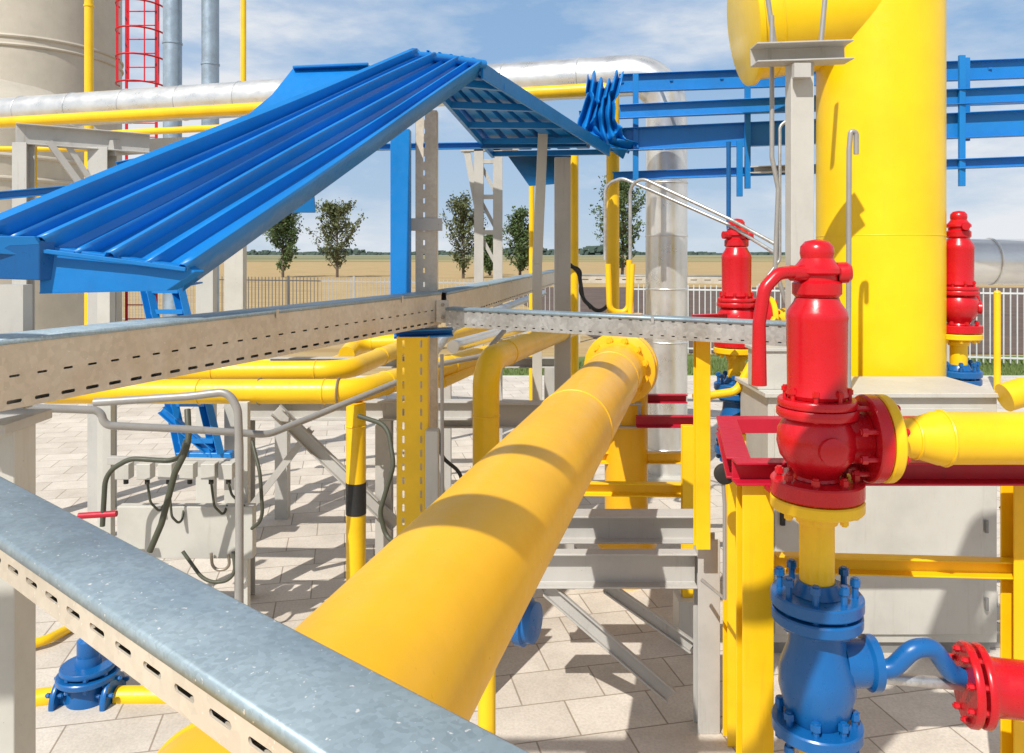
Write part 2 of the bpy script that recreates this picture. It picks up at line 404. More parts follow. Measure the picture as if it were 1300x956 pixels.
# ---------------------------------------------------------------- overhead silver and yellow pipes
zs=PZ(93,9)
t=thing('insulated_pipe',(PX(846,9),9,0),'large silver clad pipe running overhead then turning down to the paving','pipe')
path=bend([(PX(-60,11.9),11.9,zs),(PX(846,9),9,zs),(PX(846,9),9,0)],.42,12)
MB().tube(path,.235,32).build('cladding','clad',t)
a=V((PX(-60,11.9),11.9,zs)); b=V((PX(846,9),9,zs)); d=(b-a).normalized()
for k in range(11): MB().torus(a+(b-a)*(k+.5)/11.6,d,.237,.008,32,6).build('joint_band','clad',t)
for k in range(7): MB().torus((b.x,9,.4+k*.6),(0,0,1),.237,.008,32,6).build('joint_band','clad',t)
MB().box((b.x-.33,8.67,0),(b.x+.33,9.33,.12)).build('base_block','cab',t,bevel=.01)
zy=PZ(114,8.4)
T(MB().tube(bend([(PX(-60,10.7),10.7,zy),(PX(745,8.4),8.4,zy),(PX(778,8.3),8.3,zy),(PX(778,8.3),8.3,PZ(400,8.3))],.2),.068,20).build('gas_pipe','yellow'),'yellow pipe running overhead below the silver pipe and dropping beside the blue sheet','pipe')
T(MB().tube(bend([P(130,170,9.8),P(420,155,9),P(420,175,9.0)],.1),.04,16).build('gas_pipe','yellow'),'thin yellow pipe under the overhead yellow pipe, behind the blue canopy','pipe')
T(MB().tube(bend([P(-40,189,8.5),P(112,189,8.5)],.1),.03,12).build('gas_pipe','yellow'),'short thin level yellow pipe at the upper left edge','pipe')
T(MB().tube(bend([P(43,175,7.9),P(43,250,7.9),P(120,257,7.9)],.12),.03,12).build('gas_pipe','yellow'),'small bent yellow pipe hanging from the grey beam at upper left','pipe')
for px,Y,r,y0,lab in ((675,10,.035,235,'thin yellow riser left of the grey canopy post'),(729,9.2,.05,195,'thicker yellow riser right of the grey canopy post')):
    pole(px,Y,r,0,PZ(y0,Y),'yellow','vertical_pipe',lab,'pipe')
t=thing('pipe_rack',(PX(130,8),8,0),'grey steel rack under the overhead pipes at the upper left','rack')
MB().ibeam(P(20,170,7.6),P(190,183,8.2),.14,.2).build('beam','grey',t,bevel=.004)
MB().ibeam((PX(130,8),8,0),(PX(130,8),8,PZ(188,8)),.2,.2,up=(0,1,0)).build('post','grey',t,bevel=.004)
MB().ibeam((PX(30,7.6),7.6,0),(PX(30,7.6),7.6,PZ(182,7.6)),.14,.14,up=(0,1,0)).build('post','grey',t,bevel=.004)
MB().beam(P(62,180,7.7),P(112,248,7.9),.06).build('brace','grey',t)
MB().beam(P(85,183,7.8),P(122,240,7.95),.05).build('brace','grey',t)
MB().beam(P(140,188,8),P(300,180,9.8),.1,.16).build('beam','grey',t)
def bl(a,b,w,h,lab,cat='beam',name='blue_beam',m='blue'): return T(MB().chan(a,b,w,h,.01).build(name,m,bevel=.003),lab,cat)
bl(P(-30,251,6.6),P(92,240,7.0),.05,.07,'narrow blue strip across the lower left tank')
bl(P(148,211,7.2),P(320,178,7.6),.10,.07,'blue channel half hidden behind the canopy at upper left')
bl(P(470,187,7.2),P(745,183,7.4),.06,.06,'straight blue bar under the far slope of the canopy')
T(MB().slab([P(365,248,6.9),P(398,240,7),P(400,270,7),P(348,270,6.9)],(0,.03,0)).build('blue_bracket','blue',bevel=.005),'small blue bracket hanging beneath the long canopy slope','bracket')
mb=MB(); mb.add([P(645,198,8.6),P(725,198,8.6),P(722,232,8.4),P(672,236,8.4),P(645,198,9.1),P(725,198,9.1)],[(0,1,2,3),(0,1,5,4)])
T(mb.build('deflector_plate','blue',solid=.01),'small dark blue folded plate under the far canopy eave','plate')
# added unseen pipes above the camera, casting shadow bands on main pipe and cabinet
t=thing('shadow_caster_pipes',(-3.2,1.2,0),'pair of added yellow pipes above the view, placed to cast shadows','pipe')
MB().tube(bend([(-3.2,.48,3.78),(-.35,.58,3.78),(1.5,2.15,4.5),(5,2.4,4.5)],.3),.10,24).build('pipe','yellow',t)
MB().tube(bend([(-3.2,.86,4.2),(-.2,.84,4.2),(1.7,1.75,4.95),(5,2.2,4.95)],.3),.05,20).build('pipe','yellow',t)
MB().beam((-3.2,.7,0),(-3.2,.7,4.5),.14).build('post','grey',t); MB().beam((5,2.3,0),(5,2.3,5.1),.14).build('post','grey',t)

# ---------------------------------------------------------------- blue canopy
RA=P(612,82,5.2); RB=P(519,70,4.9); EA=P(236,346,2.9); EB=P(-40,298,2.72)
cn=thing('blue_canopy',(RA.x,RA.y,0),'bright blue folded sheet canopy sloping over the long cable tray','canopy')
def corr(A,B,C,D,prof,n=40,amp=.035,wav=0.0):
    nm=(B-A).cross(C-A).normalized()
    if nm.z<0: nm=-nm
    m=MB(); vs=[];fs=[]; nc=len(prof)
    for i in range(n+1):
        t=i/n
        for u,h in prof:
            p=A.lerp(C,t).lerp(B.lerp(D,t),u); p=p+nm*(h*amp+wav*math.sin(t*7+u*9)*(1 if 0<u<1 else .3)); vs.append(p)
    for i in range(n):
        for k in range(nc-1): fs.append((i*nc+k,i*nc+k+1,(i+1)*nc+k+1,(i+1)*nc+k))
    return m.add(vs,fs)
prof=[(0,-2.6),(0,.5),(.012,.8),(.035,.8),(.05,.0),(.09,-.7),(.15,-.8),(.175,-.2),(.19,.35),(.205,.3),(.215,-.5),(.28,-.8),(.335,-.5),(.35,.75),(.365,1.0),(.385,.95),(.395,.1),(.42,-.7),(.50,-.8),(.515,.1),(.53,.35),(.545,-.4),(.60,-.75),(.65,-.4),(.665,.9),(.68,1.15),(.70,1.1),(.712,.2),(.74,-.6),(.80,-.75),(.815,.1),(.83,.3),(.845,-.4),(.89,-.5),(.91,.7),(.93,1.2),(.985,1.2),(1,.6),(1.0,-1.6)]
corr(RA,RB,EA,EB,prof,40,.038,.007).build('near_slope','blue',cn,solid=.005)
bk_=V((.06,.18,.02))
MB().slab([P(50,311,2.79),P(234,338,2.895),P(248,345,2.905),P(212,369,2.88),P(50,373,2.77)],V((.02,.05,0))).build('fascia','blue',cn,bevel=.004)
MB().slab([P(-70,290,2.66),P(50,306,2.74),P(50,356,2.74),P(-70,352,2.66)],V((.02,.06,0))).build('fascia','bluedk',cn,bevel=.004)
MB().slab([P(44,300,2.72),P(56,318,2.76),P(56,326,2.76),P(-70,318,2.62),P(-70,300,2.64)],V((.0,.02,0))).build('lip','blue',cn,bevel=.003)
MB().beam(P(50,318,2.76),P(236,342,2.88),.02,.016).build('drip_edge','blue',cn,bevel=.003)
MB().slab([P(50,373,2.77),P(212,369,2.88),P(212,369,2.88)+bk_,P(50,373,2.77)+bk_],V((0,0,.006))).build('soffit','blue',cn)
MB().slab([P(372,86,5.5),P(466,80,5.6),P(468,92,5.5),P(400,122,5.3),P(352,140,5.15),P(318,170,5.0),P(282,172,4.9),P(345,120,5.25)],V((.02,.06,-.01))).build('rear_strip','blue',cn,bevel=.004)
MB().beam(P(372,86,5.46),P(468,82,5.53),.06,.02).build('rear_cap','blue',cn,bevel=.006)
ud=(RB-RA); ud.z=0; ud.normalize()
FA=RA+V((0,0,-.012)); FB=RA+ud*.50; FB.z=FA.z; E0=P(773,188,7.8); E1=E0+V((-1.15,.15,0))
fp=[]
for k in range(6):
    u=k/6; fp+= [(u,0),(u+.1,0),(u+.115,1),(u+.15,1),(u+.1666,0)]
corr(FA,FB,E0,E1,fp,10,.05).build('far_slope','blue',cn,solid=.005)
for t_ in (.12,.34,.56,.78,.98):
    a=FA.lerp(E0,t_)+V((0,0,-.05)); b=FB.lerp(E1,t_)+V((0,0,-.05)); MB().chan(a,b,.05,.05,.006).build('purlin','blue',cn)
MB().beam(FA+V((.0,-.01,-.03)),E0+V((0,-.01,-.03)),.02,.11).build('verge_board','blue',cn,bevel=.004)
MB().beam(FB+V((.0,0,-.05)),E1+V((0,0,-.05)),.03,.06).build('verge_board','blue',cn)
MB().tube([RA+V((.02,0,.0)),RA.lerp(RB,.5)+V((0,0,.01)),RB],.028,10).build('ridge_cap','blue',cn)
def post(px,Y,wpx,y0,y1,m,name,label,prof='box',dy=.1,z0=0):
    x=PX(px,Y); wv=wpx/1000*Y; z1=PZ(y0,Y)
    if y1 is not None: z0=PZ(y1,Y)
    t=thing(name,(x,Y,z0),label,'post')
    mb=MB()
    if prof=='box': mb.beam((x,Y,z0),(x,Y,z1),wv,dy,up=(0,1,0))
    else: mb.chan((x,Y,z0),(x,Y,z1),wv,dy,.008,up=(0,1,0))
    mb.build('shaft',m,t,bevel=.004)
    if z0==0: MB().box((x-wv/2-.06,Y-dy/2-.06,0),(x+wv/2+.06,Y+dy/2+.06,.02)).build('base_plate','grey',t,bevel=.003)
    return t
post(509,5.03,24,165,378,'blue','canopy_post','tall flat blue post standing on the tray junction under the canopy')
t=thing('perforated_post',(PX(541,5.15),5.15,0),'pale grey perforated post just right of the tall blue post','post')
xa,xb=PX(528,5.12),PX(554,5.12)
MB().perf((xb,5.12,0),(0,0,1),(-1,0,0),PZ(140,5.12),[((xb-xa)*.45,0,0,0),((xb-xa)*.3,.09,.035,.012),((xb-xa)*.25,0,0,0)]).build('face','tray',t,solid=.004,flat=True)
MB().box((xa-.003,5.124,0),(xa+.003,5.22,PZ(140,5.12))).build('flange','greydk',t); MB().box((xb-.003,5.124,0),(xb+.003,5.22,PZ(140,5.12))).build('flange','tray',t)
MB().box((xa-.03,5.10,PZ(293,5.1)),(xb+.04,5.117,PZ(277,5.1))).build('bracket','grey',t,bevel=.003)
t=thing('canopy_post',(PX(684,7.2),7.2,0),'slightly leaning pale grey post below the far canopy slope','post')
MB().beam(P(690,152,7.2),P(682,335,7.2),.09,.05,up=(0,1,0)).build('shaft','cab',t,bevel=.004); MB().beam(P(682,335,7.2),V((PX(682,7.2),7.2,0)),.088,.048,up=(0,1,0)).build('lower_shaft','cab',t,bevel=.004)
post(714,7.6,20,200,None,'grey','canopy_post','straight grey post under the outer corner of the far slope',dy=.1)
t=thing('lattice_post',(PX(620,11),11,0),'sturdy grey twin leg lattice post between two trees','post')
for px in (608,632): MB().ibeam((PX(px,11),11,0),(PX(px,11),11,PZ(188,11)),.13,.13,up=(0,1,0)).build('leg','grey',t)
MB().beam(P(592,188,11),P(606,262,11),.09).build('brace','grey',t)
for y,y2 in ((205,250),(250,295),(295,340)): MB().beam(P(608,y,11.02),P(632,y2,11.02),.05).build('lacing','grey',t)
for y in (205,250,295): MB().beam(P(608,y,10.97),P(632,y,10.97),.06).build('batten','grey',t)
MB().beam(P(585,187,11),P(658,185,11),.13).build('head_beam','grey',t)
for px,Y,wp,y0,lab in ((262,7.5,22,330,'short grey post behind the left side of the long tray'),(299,7.0,24,300,'grey post left of centre standing behind the long tray'),(135,7.2,16,365,'thin grey post under the lower end of the blue canopy')):
    post(px,Y,wp,y0,None,'cab','support_post',lab)

# ---------------------------------------------------------------- cable trays
def tray(a,b,w,h,label,side,bands,lidmat='galvb',mat='tray'):
    a,b=V(a),V(b); d=(b-a).normalized(); s=V((d.y,-d.x,0)).normalized()*side; Ln=(b-a).length
    t=thing('cable_tray',(a+b)/2-V((0,0,h)),label,'cable tray','perforated galvanised cable trays')
    z=V((0,0,1))
    MB().perf(a-z*h,d,z,Ln,bands).build('side_rail',mat,t,solid=.003,flat=True)
    MB().perf(a-z*h-s*w,d,z,Ln,bands).build('side_rail',mat,t,solid=.003,flat=True)
    p=[(0,-.012),(0,.002),(-.004,.004),(-w*.5,.007),(-w+.004,.004),(-w,.002),(-w,-.012)]
    m=MB(); vs=[];
    for q in (a,b):
        for x,y in p: vs.append(q+s*(x+.004 if x>-w/2 else x-.004)+z*y)
    n=len(p); m.add(vs,[(i,i+1,n+i+1,n+i) for i in range(n-1)]); m.build('lid',lidmat,t,solid=.003)
    MB().beam((a+b)/2-s*w/2-z*(h-.002)-d*Ln/2,(a+b)/2-s*w/2-z*(h-.002)+d*Ln/2,w-.008,.004).build('base',mat,t)
    MB().tube([a-s*w*.5-z*(h-.035)+d*.02,(a+b)/2-s*w*.45-z*(h-.03),b-s*w*.5-z*(h-.035)-d*.02],.022,8).build('cable','black',t)
    k=1.35
    while k<Ln-.2 and h>.1:
        c=a+d*k
        q=MB(); q.beam(c+s*.006-z*.03,c+s*.006+z*.006,.018,.003,up=s); q.build('lid_clip',mat,t); k+=1.15
    return t
za=2.352
A2=V((PX(-40,2.15),2.15,za)); B2_=V((PX(560,5.0),5.0,za))
tray(A2,B2_,.15,.2,'long cable tray with two slot rows running from the left edge to the tall post',1,[(.042,.088,.05,.011),(.040,0,0,0),(.026,.088,.034,.007),(.092,0,0,0)])
A3=B2_+V((.03,.04,-.004)); B3_=V((PX(716,12.5),12.5,za-.004))
tray(A3,B3_,.15,.19,'far cable tray running from the tall post away toward the silver riser',1,[(.05,.105,.058,.011),(.14,0,0,0)])
tray((PX(718,12.4),12.4,za-.09),(PX(925,12.0),12.0,za-.09),.15,.12,'distant yellowish cable tray crossing level in front of the silver riser',1,[(.03,0,0,0),(.05,.2,.1,.015),(.04,0,0,0)])
A4=V((PX(566,4.86),4.86,2.262)); B4_=V((PX(998,3.80),3.80,2.262))
tray(A4,B4_,.11,.11,'slim cable tray crossing from the tall post to the front red valve',1,[(.035,.06,.018,.006),(.04,0,0,0),(.035,.06,.018,.006)],mat='galv')
d=V((.766,-.643,0)); c0=V((-.81,1.246,2.15))
tray(c0-d*.5,c0+d*1.3,.112,.06,'galvanised cable tray closest to the camera cutting across the lower left corner',1,[(.014,0,0,0),(.024,.074,.044,.009),(.022,0,0,0)])
t=thing('tray_joint_plate',P(556,395,4.95),'small joint plate where the long tray meets the tall post','bracket')
MB().box(P(554,409,4.93)+V((0,-.012,0)),P(570,381,4.93)).build('plate','tray',t,bevel=.002)
for py in (387,403): MB().lathe([(.012,0),(.012,.012)],P(562,py,4.918),(0,-1,0),6).build('bolt','bolt',t)
bl(P(500,424,4.93),P(575,421,4.98),.12,.05,'short blue support bracket under the tray junction','bracket','tray_bracket')
t=thing('slotted_strut',(PX(523,4.85),4.85,0),'yellow slotted strut standing below the tray junction','strut')
x0=PX(504,4.82); x1=PX(543,4.82); ww=x1-x0
MB().perf((x1,4.82,.0),(0,0,1),(-1,0,0),PZ(428,4.82),[(ww*.10,0,0,0),(ww*.22,.085,.046,.013),(ww*.36,0,0,0),(ww*.22,.085,.046,.013),(ww*.10,0,0,0)]).build('face','yellow',t,solid=.004,flat=True)
for x in (x0,x1): MB().box((x-.003,4.824,0),(x+.003,4.90,PZ(428,4.82))).build('flange','yellow',t)
post(549,4.8,16,545,None,'cab','strut_post','short pale grey post bolted right of the yellow slotted strut',dy=.1)
t=thing('tray_post',(PX(10,2.35),2.42,0),'beige grey post at the left edge under the long tray','post')
MB().beam((PX(10,2.42),2.42,0),(PX(10,2.42),2.42,2.07),.11,.11).build('post','cab',t,bevel=.006)
MB().box((PX(-40,2.42),2.3,2.07),(PX(38,2.42),2.54,2.10)).build('cap_plate','grey',t,bevel=.003)
MB().beam((PX(5,2.5),2.55,2.10),(PX(5,2.5),2.55,2.5),.09,.05,up=(0,1,0)).build('upright','grey',t)
# ---------------------------------------------------------------- main pipe
def mp_(Y): return V(((Y-2.6)*.247+.005,Y,1.765))
md=V((.247,1,0)).normalized(); MR=.186
t=thing('main_gas_pipe',(0,3,0),'wide orange-yellow gas pipe running from the bottom centre to its bolted flange','pipe')
MB().tube([mp_(.2),mp_(2),mp_(4),mp_(5.70)],MR,56).build('pipe','orange',t)
for Y in (1.1,3.75,5.2): MB().torus(mp_(Y),md,MR,.004,56,8).build('weld_seam','orange',t)
def bolts(par,o,ax,R,n,r,l,mat,ph=0):
    ax=V(ax).normalized(); s,u=frame(ax); o=V(o)
    for k in range(n):
        a=2*math.pi*(k+.5)/n+ph; c=o+s*math.cos(a)*R+u*math.sin(a)*R
        m=MB(); m.tube([c-ax*l/2,c+ax*l/2],r*.62,8); m.tube([c-ax*(l/2-.006),c-ax*(l/2-.006-r*1.2)],r,6); m.tube([c+ax*(l/2-.006),c+ax*(l/2-.006-r*1.2)],r,6)
        m.build('bolt',mat,par)
def flange(par,o,ax,R,th,mat,n=8,br=.018,bl_=None,boltmat=None):
    ax=V(ax).normalized(); o=V(o)
    f=MB().lathe([(R*.97,0),(R,.006),(R,th-.006),(R*.97,th)],o,ax,44).build('flange',mat,par)
    if n: bolts(f,o+ax*th/2,ax,R*.80,n,br,bl_ or th*2.2,boltmat or mat)
    return f
fd=V((.42,1,0)).normalized()
flange(t,mp_(5.72),fd,.265,.05,'orange',12,.026,.2)
MB().lathe([(MR,0),(.205,.1),(.215,.115),(.19,.118)],mp_(5.60),md,44).build('hub','orange',t)
t2=thing('elbow_pipe',mp_(6.1),'orange elbow pipe dropping to the paving behind the main flange','pipe')
flange(t2,mp_(5.785)+V((.012,0,0)),fd,.265,.05,'orange',0)
e=mp_(6.25); MB().tube(bend([mp_(5.848),e,V((e.x,e.y,0))],.3,10),.17,32).build('pipe','orange',t2)
MB().lathe([(.20,0),(.24,.06),(.2,.12)],(e.x,e.y,.25),(0,0,1)).build('collar','orange',t2)
MB().tube([e+V((0,0,.1)),e+V((0,0,.318))],.1,24).build('top_stub','orange',t2)
MB().lathe([(.13,0),(.13,.04)],e+V((0,0,.32))).build('blind_cap','orange',t2)

# ---------------------------------------------------------------- yellow header pipes on the left
def gpipe(pts,R,r,label,welds=(),name='gas_pipe',mat='yellow'):
    pa=bend(pts,R,10); pts=[V(p) for p in pts]
    t=thing(name,(pts[0]+pts[-1])/2,label,'pipe')
    MB().tube(pa,r,28).build('pipe',mat,t)
    for i,f in welds:
        a,b=pts[i],pts[i+1]; MB().torus(a.lerp(b,f),(b-a),r+.001,.005,28,6).build('weld_seam',mat,t)
    return t
gpipe([P(60,497,5.6),P(452,497,5.5),P(600,455,7.27),P(736,416,10.2)],.25,.086,'nearer level yellow pipe on the left, turning away beneath the trays',[(0,.5),(0,.9),(1,.2),(1,.75)])
gpipe([P(180,472,6.4),P(440,470,6.4),P(505,444,7.8),P(600,418,10)],.25,.080,'farther level yellow pipe on the left, bending away by the strut',[(0,.35),(0,.85),(1,.6)])
gpipe([P(440,450,8.2),P(452,436,8.6),P(520,434,8.6),P(640,412,11)],.18,.085,'short yellow pipe with a rounded elbow behind the two level pipes',[(1,.3)])
gpipe([V((PX(617,5.4),5.4,0)),V((PX(617,5.4),5.4,PZ(458,5.4))),P(735,412,8.4)],.2,.092,'yellow riser left of the main pipe with an elbow turning away under trays',[(0,.8),(1,.15)])
gpipe([V((PX(452,5.5),5.5,0)),V((PX(452,5.5),5.5,PZ(512,5.5)))],.2,.068,'yellow drop leg with a black band, in front of the paving on the left',[(0,.9)])
T(MB().tube([(PX(452,5.5),5.5,PZ(652,5.5)),(PX(452,5.5),5.5,PZ(612,5.5))],.071,24).build('tape_band','black'),'black tape band wrapped on the yellow drop leg','band')
gpipe([P(575,440,7.2),P(700,405,9.8)],.2,.06,'silver clad pipe lying between the yellow pipes beneath the far tray',[],'insulated_pipe','clad')
gpipe([P(545,455,8.2),P(575,415,8.6),P(690,372,14)],.2,.05,'grey metal pipe rising beside the yellow pipes under the far tray',[],'insulated_pipe','galv')
gpipe([P(560,486,6.6),P(600,468,7.2),P(742,408,11.5)],.2,.05,'slim yellow pipe farthest right in the bundle beneath the far tray',[(1,.3)])
gpipe([P(300,462,8.5),P(420,460,8.5),P(470,440,9.6),P(470,426,9.6),P(560,420,10.4)],.15,.05,'small yellow pipe jogging upward behind the two level pipes',[(0,.5)])
gpipe([P(772,335,6.6),P(774,395,6.6),P(798,398,6.6),P(799,330,6.6)],.07,.025,'thin yellow U shaped tube above the main flange',[],'tube')
gpipe([P(800,400,6.25),P(803,335,6.25)],.05,.02,'thin short yellow upright tube above the main flange',[],'tube')
def tb(pts,R,r,label,mat='ral',name='conduit',cat='conduit'): return T(MB().tube(bend(pts,R,8),r,12).build(name,mat),label,cat)
tb([P(768,330,6.6),P(768,234,6.6),P(790,226,6.5),P(925,285,6.0),P(985,322,5.6)],.12,.014,'bent steel tube arching over the U shaped yellow pipe, lower one','galv')
tb([P(800,330,6.4),P(800,236,6.4),P(815,226,6.3),P(930,280,5.9),P(988,312,5.6)],.12,.014,'bent steel tube arching to the right, upper one beside the silver riser','galv')
tb([P(722,335,8),P(735,345,8),P(740,380,8),P(760,398,8),P(775,385,8)],.15,.02,'black cable drooping from the end of the far tray','black','cable','cable')
tb([P(716,340,7.6),P(738,338,7.6),P(736,372,7.5),P(750,392,7.4)],.12,.012,'thinner black cable looping beside the outer canopy post','black','cable','cable')
# ---------------------------------------------------------------- support frames on the left
t=thing('pipe_support_frame',(PX(420,5.9),5.95,0),'grey steel frame with diagonal brace carrying the level yellow pipes','frame')
zt=PZ(520,5.95)
MB().ibeam((PX(300,5.95),5.95,zt),(PX(600,5.95),5.95,zt),.12,.14).build('beam','grey',t,bevel=.004)
MB().ibeam((PX(560,5.95),6.1,PZ(531,5.95)),(PX(818,5.95),6.1,PZ(531,5.95)),.14,.19).build('beam','grey',t,bevel=.004)
for px in (311,488): MB().ibeam((PX(px,5.95),5.95,0),(PX(px,5.95),5.95,zt-.07),.12,.12,up=(0,1,0)).build('leg','grey',t,bevel=.004)
MB().ibeam((PX(720,6),6.15,0),(PX(720,6),6.15,1.3),.12,.12,up=(0,1,0)).build('leg','grey',t)
MB().chan(P(350,520,5.85),P(503,668,5.85),.05,.1,.01).build('brace','grey',t,bevel=.004)
MB().chan(P(395,545,5.9),P(322,640,5.9),.04,.05,.01).build('brace','grey',t)
for px in (360,560,690): MB().box((PX(px,8),7.7,0),(PX(px,8)+.12,7.82,PZ(462,8))).build('back_leg','grey',t)
MB().chan((PX(350,8),7.76,PZ(456,8)),(PX(715,8),7.76,PZ(456,8)),.1,.1,.01).build('back_beam','grey',t,bevel=.003)
for px,py,Y in ((330,497,5.55),(430,497,5.5)):
    c=P(px,py,Y); MB().torus(c,(1,0,0),.092,.007,24,6).build('u_bolt','bolt',t)
t=thing('instrument_stand',(PX(230,5.3),5.3,0),'grey instrument stand with junction boxes above a plain panel on the left','stand')
MB().box((PX(150,5.3),5.28,PZ(708,5.3)),(PX(322,5.3),5.36,PZ(642,5.3))).build('panel','cab',t,bevel=.006)
for px in (138,308): MB().beam((PX(px,5.42),5.42,0),(PX(px,5.42),5.42,PZ(510,5.42)),.06 if px<200 else .09,.06).build('post','cab',t,bevel=.004)
MB().beam(P(138,584,5.28),P(306,588,5.28),.05,.05).build('shelf_rail','grey',t,bevel=.003)
for k,px in enumerate((160,187,214,241,268,290)):
    j=MB().box((PX(px-9,5.2),5.14,PZ(606,5.2)),(PX(px+9,5.2),5.22,PZ(586,5.2))).build('junction_box','cab',t,bevel=.006)
    MB().tube([P(px,606,5.18),P(px,614,5.18)],.016,10).build('gland','black',j)
for k,(px,q) in enumerate(((187,650),(214,668),(268,655),(290,640))):
    tb([P(px,612,5.17),P(px+4,q-12,5.17),P(px+16,q,5.24),P(px+20,642,5.3)],.06,.008,['thin dark cable hanging from the second junction box','thin dark cable hanging from the third junction box','thin dark cable hanging from the fifth junction box','thin dark cable hanging from the end junction box'][k],'hose','cable','cable')
tb([P(130,668,5.0),P(134,600,5.0),P(165,582,5.0),P(228,586,5.0),P(236,560,4.9)],.16,.016,'dark hose looping above the junction boxes','hose','hose','hose')
tb([P(190,700,4.9),P(205,665,4.9),P(222,600,4.9),P(240,565,4.9),P(238,520,5.0)],.2,.020,'dark olive hose running steeply down past the panel','hose','hose','hose')
tb([P(232,700,5.2),P(262,742,5.15),P(300,735,5.15),P(296,700,5.2)],.18,.012,'hose looping below the plain panel','hose','hose','hose')
tb([P(268,702,5.25),P(270,725,5.25),P(292,722,5.25),P(290,704,5.25)],.08,.010,'short rusty hose loop below the right end of the panel','bolt','hose','hose')
tb([P(320,560,5.3),P(330,600,5.2),P(334,660,5.2),P(318,672,5.3)],.15,.012,'olive hose beside the right post of the instrument stand','hose','hose','hose')
tb([P(455,528,5.4),P(492,540,5.3),P(500,590,5.2),P(482,650,5.2),P(492,690,5.2),P(540,680,4.9)],.15,.016,'brown cable sweeping down behind the yellow slotted strut','hose','cable','cable')
tb([P(556,545,4.9),P(560,580,4.9),P(585,600,4.9),P(592,660,4.9)],.12,.012,'dark cable curving down right of the slotted strut','black','cable','cable')
tb([P(561,450,4.75),P(562,700,4.75)],.1,.011,'thin upright grey conduit right of the yellow strut')
tb([P(20,517,4.2),P(128,521,4.4),P(132,540,4.4),P(240,545,4.6),P(340,552,4.8),P(400,528,5.1),P(560,462,6.2),P(612,452,6.6),P(640,420,7)],.2,.022,'long bent grey conduit sweeping across the left side below the pipes')
tb([P(120,511,4.6),P(240,503,4.6),P(290,497,4.6),P(302,520,4.6),P(304,570,4.6),V((PX(304,4.6),4.6,0))],.14,.024,'grey conduit arching over and down beside the left frame')
t=thing('blue_strut_frame',P(240,590,6.6),'pair of slanted blue struts leaning behind the long tray at the left','frame')
for dx in (0,44):
    MB().chan(P(183+dx*.9,352,7.0),P(232+dx,578,6.7),.07,.10,.008).build('strut','blue',t)
for f in (.08,.2,.72,.92):
    MB().beam(P(183,352,7.0).lerp(P(232,578,6.7),f),P(223,352,7.0).lerp(P(276,578,6.7),f),.05,.04).build('cross_bar','blue',t)
MB().chan(P(205,520,6.72),P(268,575,6.72),.05,.07,.008).build('brace','blue',t)
T(MB().slab([P(222,575,6.7),P(292,575,6.7),P(296,586,6.7),P(226,588,6.7)],(0,.1,0)).build('blue_plate','blue',bevel=.01),'small blue base plate at the foot of the slanted blue struts','plate')
# ---------------------------------------------------------------- middle stands
t=thing('pipe_stand',(PX(800,4.3),4.3,0),'grey steel stand with two beams and crossing braces right of the main pipe','stand')
Ys=4.3
MB().ibeam((.0,Ys+.3,PZ(668,Ys+.3)),(PX(885,Ys+.3),Ys+.3,PZ(668,Ys+.3)),.14,.16).build('beam','grey',t,bevel=.004)
MB().chan((.0,Ys,PZ(722,Ys)),(PX(884,Ys),Ys,PZ(722,Ys)),.08,.19,.012).build('beam','grey',t,bevel=.004)
MB().ibeam((PX(898,Ys),Ys+.02,0),(PX(898,Ys),Ys+.02,PZ(682,Ys)),.12,.12,up=(0,1,0)).build('post','grey',t,bevel=.004)
MB().ibeam((PX(600,Ys),Ys+.3,0),(PX(600,Ys),Ys+.3,PZ(690,Ys)),.12,.12,up=(0,1,0)).build('post','grey',t)
MB().chan(P(695,748,Ys),P(852,884,Ys),.04,.08,.01).build('brace','grey',t,bevel=.003)
MB().chan(P(770,745,Ys+.1),P(880,822,Ys+.1),.04,.07,.01).build('brace','grey',t,bevel=.003)
t=thing('yellow_frame',(PX(810,6),5.6,0),'yellow steel frame of posts and bars between the main pipe and the red frame','frame')
MB().chan(P(745,581,6.2),P(880,581,6.2),.06,.09,.01).build('bar','yellow',t,bevel=.003)
MB().chan(P(725,620,5.4),P(886,622,5.4),.06,.09,.01).build('bar','yellow',t,bevel=.003)
MB().chan((PX(873,5.3),5.3,.3),(PX(873,5.3),5.3,PZ(540,5.3)),.08,.06,.01,up=(0,1,0)).build('post','yellow',t,bevel=.003)
MB().box((PX(873,5.3)-.08,5.2,.0),(PX(873,5.3)+.08,5.4,.3)).build('footing','cab',t,bevel=.01)
t=thing('tray_post',(PX(891,4.15),4.15,1.05),'yellow post holding up the slim crossing tray, standing on the grey stand','post')
MB().chan((PX(891,4.15),4.15,PZ(682,4.3)),(PX(891,4.15),4.15,2.15),.075,.07,.008,up=(0,1,0)).build('shaft','yellow',t,bevel=.003)
MB().box((PX(891,4.15)-.06,4.09,2.146),(PX(891,4.15)+.06,4.21,2.151)).build('head_plate','yellow',t)
T(MB().chan(P(780,506,6.4),P(872,506,6.4),.06,.07,.01).build('red_bar','redbeam',bevel=.003),'short dark red bar behind the main flange, upper one','bar')
T(MB().chan(P(808,535,6.0),P(884,535,6.0),.06,.09,.01).build('red_bar','redbeam',bevel=.003),'short dark red bar in front of the orange elbow, lower one','bar')
t=thing('valve_actuator',(PX(655,3.1),3.1,0),'dark blue round actuator on a yellow stem below the main pipe','actuator')
c=P(650,785,3.1); ax=V((1,-.45,.0)).normalized()
MB().lathe([(.05,-.13),(.075,-.12),(.078,.03),(.092,.035),(.092,.065),(.078,.07),(.076,.10),(.04,.11)],c,ax,32).build('housing','bluedk',t)
